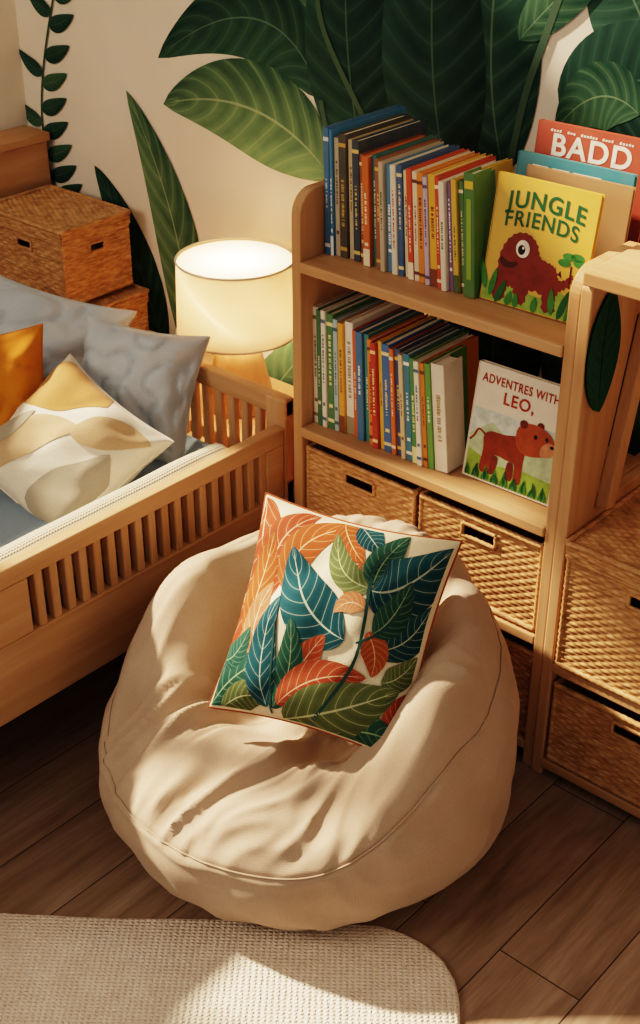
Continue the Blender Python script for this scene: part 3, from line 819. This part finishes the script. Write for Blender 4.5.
# tropical pillow
kw=dict(th=.98,mid=.035,cloth=True)
c_ter=leafmat('print_terracotta','#8f3f2b','#a45239','#dcb896',8,.85,.5,**kw); c_ora=leafmat('print_orange','#974a2a','#a45a36','#e0bd92',7,.85,.45,**kw)
c_teal=leafmat('print_teal','#173e47','#28555d','#b8c3ae',8,.85,.5,**kw); c_grn=leafmat('print_green','#4b5838','#6a754c','#c4c89c',8,.85,.5,**kw)
c_dg=leafmat('print_deep_green','#21453c','#345c4f','#93a984',8,.85,.5,**kw); c_pe=leafmat('print_peach','#a8694a','#b37a5a','#e6ccac',6,.85,.45,**kw)
c_st=fabric('print_stem','#274a47','#274a47')
LC=[0]
def tp(mb,s):
    cl=lambda x:max(-.975,min(.975,x))
    s2=lambda x,y,l=1:s(cl(x),cl(y),l)
    def lf(b_,c,t,w,m,l):
        LC[0]+=1; leaf(mb,b_,c,t,w*1.04,m,s2,LC[0],n=44,m=12)
    lf((-.98,.98),(-.75,.3),(-.95,-.3),.56,c_ter,1)
    lf((-.65,.05),(-.85,.6),(-.35,.99),.42,c_ter,2)
    lf((-.45,.2),(-.6,.7),(.05,.98),.34,c_ora,3)
    lf((-.98,.1),(-.85,-.3),(-.45,-.75),.46,c_ter,3)
    lf((-.80,-.3),(-.78,.2),(-.75,.70),.32,c_ora,4)
    lf((-.6,-.5),(-.8,-.2),(-.62,.25),.3,c_pe,4)
    lf((-.1,.98),(.0,.8),(.28,.62),.26,c_ora,4)
    lf((.05,.99),(.2,.9),(.40,.75),.22,c_teal,4)
    lf((-.98,-.98),(-.85,-.65),(-.45,-.45),.40,c_dg,4)
    lf((-.98,-.55),(-.85,-.55),(-.75,-.2),.24,c_dg,5)
    lf((-.85,-.99),(-.6,-.75),(-.35,-.85),.3,c_grn,5)
    lf((.30,.28),(.16,.42),(.25,.62),.2,c_ora,5)
    lf((.42,.42),(.02,.40),(-.10,.86),.26,c_grn,5)
    lf((.30,-.10),(-.22,-.02),(-.50,.62),.54,c_teal,6)
    lf((-.28,-.82),(-.05,-.35),(.10,-.10),.28,c_ter,6)
    lf((.42,.45),(.40,.7),(.55,.98),.30,c_dg,6)
    lf((.72,-.38),(.88,-.35),(.97,-.08),.22,c_grn,6)
    lf((.9,-.95),(.85,-.7),(.98,-.40),.24,c_ter,6)
    lf((.42,.40),(.70,.35),(.99,.92),.58,c_teal,7)
    lf((-.30,-.9),(-.12,-.5),(-.28,-.02),.30,c_dg,7)
    lf((.60,-.12),(.92,-.05),(.98,.38),.28,c_teal,7)
    lf((.42,.22),(.22,.32),(.12,.12),.2,c_pe,7)
    lf((.50,.02),(.66,-.12),(.62,-.36),.24,c_ora,7)
    lf((-.35,-.9),(-.66,-.45),(-.47,.15),.32,c_teal,8)
    lf((-.1,-.98),(.2,-.95),(.45,-.9),.2,c_ter,8)
    lf((.55,.02),(.72,.15),(.75,.55),.28,c_dg,8)
    lf((-.25,-.85),(.0,-.45),(.58,-.38),.36,c_ter,9)
    lf((.30,-.99),(.6,-.80),(.97,-.85),.40,c_dg,9)
    lf((-.2,-.98),(.25,-.85),(.90,-.40),.52,c_grn,10)
    strip(mb,[(.1,-.95),(.42,-.35),(.45,.1),(.38,.55),(.45,.8)],.032,c_st,s2,31,n=16)
    strip(mb,[(.42,-.1),(.62,.05),(.75,.3)],.022,c_st,s2,32,n=16)
    strip(mb,[(-.3,-.95),(-.4,-.5),(-.45,-.1)],.022,c_st,s2,33,n=16)
pbl=cf(-.172,1.917,.350); pbr=cf(.135,1.775,.340); ptl=cf(-.100,2.105,.655); ptr=cf(.232,2.01,.625)
pc=(pbl+pbr+ptl+ptr)/4; ux=((pbr-pbl)+(ptr-ptl)); uy=((ptl-pbl)+(ptr-pbr))
mpl=fabric('pillow_ground','#d9cbac','#e2d5b8')
mpip=fabric('piping_terracotta','#8f4429','#9c4e30')
pillow('leaf_print_pillow',pc,ux,uy,.37,.40,.108,mpl,piping=mpip,prints=tp,seed=12,wr=.011,n=100,ld=.00010,pinch=.085,crease=False,ex=.5)

# ------------------------------------------------------------------ rug
mr,nt,b=mk('rug_wool','#d8ccb8',.98,.05)
v=coords(nt)
w1=nd(nt,'ShaderNodeTexWave'); w1.bands_direction='X'; w1.inputs['Scale'].default_value=30; w1.inputs['Distortion'].default_value=2.2; w1.inputs['Detail Scale'].default_value=5; nt.links.new(v,w1.inputs[0])
w2=nd(nt,'ShaderNodeTexWave'); w2.bands_direction='Y'; w2.inputs['Scale'].default_value=42; w2.inputs['Distortion'].default_value=2.2; w2.inputs['Detail Scale'].default_value=5; nt.links.new(v,w2.inputs[0])
kn_=mt(nt,'MULTIPLY',w1.outputs[1],w2.outputs[1])
hh=mt(nt,'ADD',kn_,mt(nt,'MULTIPLY',noi(nt,v,160,3),.7))
c=ramp(nt,noi(nt,v,30,3),[(.3,'#e6d8c6'),(.7,'#f4e8d8')])
c=mix(nt,.28,c,ramp(nt,kn_,[(.0,'#c0ac96'),(.35,'#ffffff')]),'MULTIPLY')
nt.links.new(c,b.inputs['Base Color'])
bump(nt,b,hh,.8,.0045)
mb=MB()
w,h,rad=1.7,1.5,.17
out=[]
for cx,cy,a0 in ((w-rad,h-rad,0),(rad,h-rad,pi/2),(rad,rad,pi),(w-rad,rad,1.5*pi)):
    for i in range(13):
        a=a0+i*pi/24; out.append((cx+rad*math.cos(a),cy+rad*math.sin(a)))
dn=[]
for i in range(len(out)):
    a=out[i];c=out[(i+1)%len(out)]; L=math.hypot(c[0]-a[0],c[1]-a[1]); k=max(1,int(L/.012))
    for q in range(k): dn.append((a[0]+(c[0]-a[0])*q/k,a[1]+(c[1]-a[1])*q/k))
cxm,cym=w/2,h/2
rings=[]
for sc,z in ((1.0,0.001),(1.004,.006),(1.0,.011),(.993,.014),(.9,.0145),(.5,.0145),(.02,.0145)):
    rg=[]
    for (x,y) in dn:
        wob=1+.007*noise.noise(V((x*5,y*5,0)))+(.0025*noise.noise(V((x*60,y*60,3))) if sc>.95 else 0)
        rg.append((cxm+(x-cxm)*sc*wob,cym+(y-cym)*sc*wob,z))
    rings.append(rg)
vs=[p for r in rings for p in r]; n=len(dn); fs=[]
for i in range(len(rings)-1):
    for j in range(n): fs.append((i*n+j,i*n+(j+1)%n,(i+1)*n+(j+1)%n,(i+1)*n+j))
fs.append(tuple((len(rings)-1)*n+j for j in range(n))); fs.append(tuple(range(n))[::-1])
mb.add(vs,fs,mr,smooth=True)
o=mb.build('knitted_rug')
an=YAW-.03
o.rotation_euler=(0,0,an)
Rr=V((math.cos(an),math.sin(an),0)); Hr=V((-math.sin(an),math.cos(an),0))
o.location=cf(.235,1.70,.0)-Rr*w-Hr*h

# ------------------------------------------------------------------ light
sun=bpy.data.lights.new('sun','SUN'); sun.energy=12; sun.color=(1,.80,.60); sun.angle=math.radians(2.4)
so=bpy.data.objects.new('sun',sun); bpy.context.scene.collection.objects.link(so)
so.rotation_euler=V((.75,.22,-.62)).to_track_quat('-Z','Y').to_euler(); so.location=(-5,0,4)
wl=bpy.data.worlds.new('world'); bpy.context.scene.world=wl; wl.use_nodes=True
bg=wl.node_tree.nodes['Background']; bg.inputs[0].default_value=(1,.84,.71,1); bg.inputs[1].default_value=.33
ar=bpy.data.lights.new('fill_light','AREA'); ar.energy=36; ar.color=(1,.81,.63); ar.shape='RECTANGLE'; ar.size=1.2; ar.size_y=1.2  # added soft fill from the left behind the camera; no window stands here
ao=bpy.data.objects.new('fill_light',ar); bpy.context.scene.collection.objects.link(ao)
ao.location=(-2.6,-1.4,2.3); ao.rotation_euler=(V((-1.5,1.6,.5))-V(ao.location)).to_track_quat('-Z','Y').to_euler()
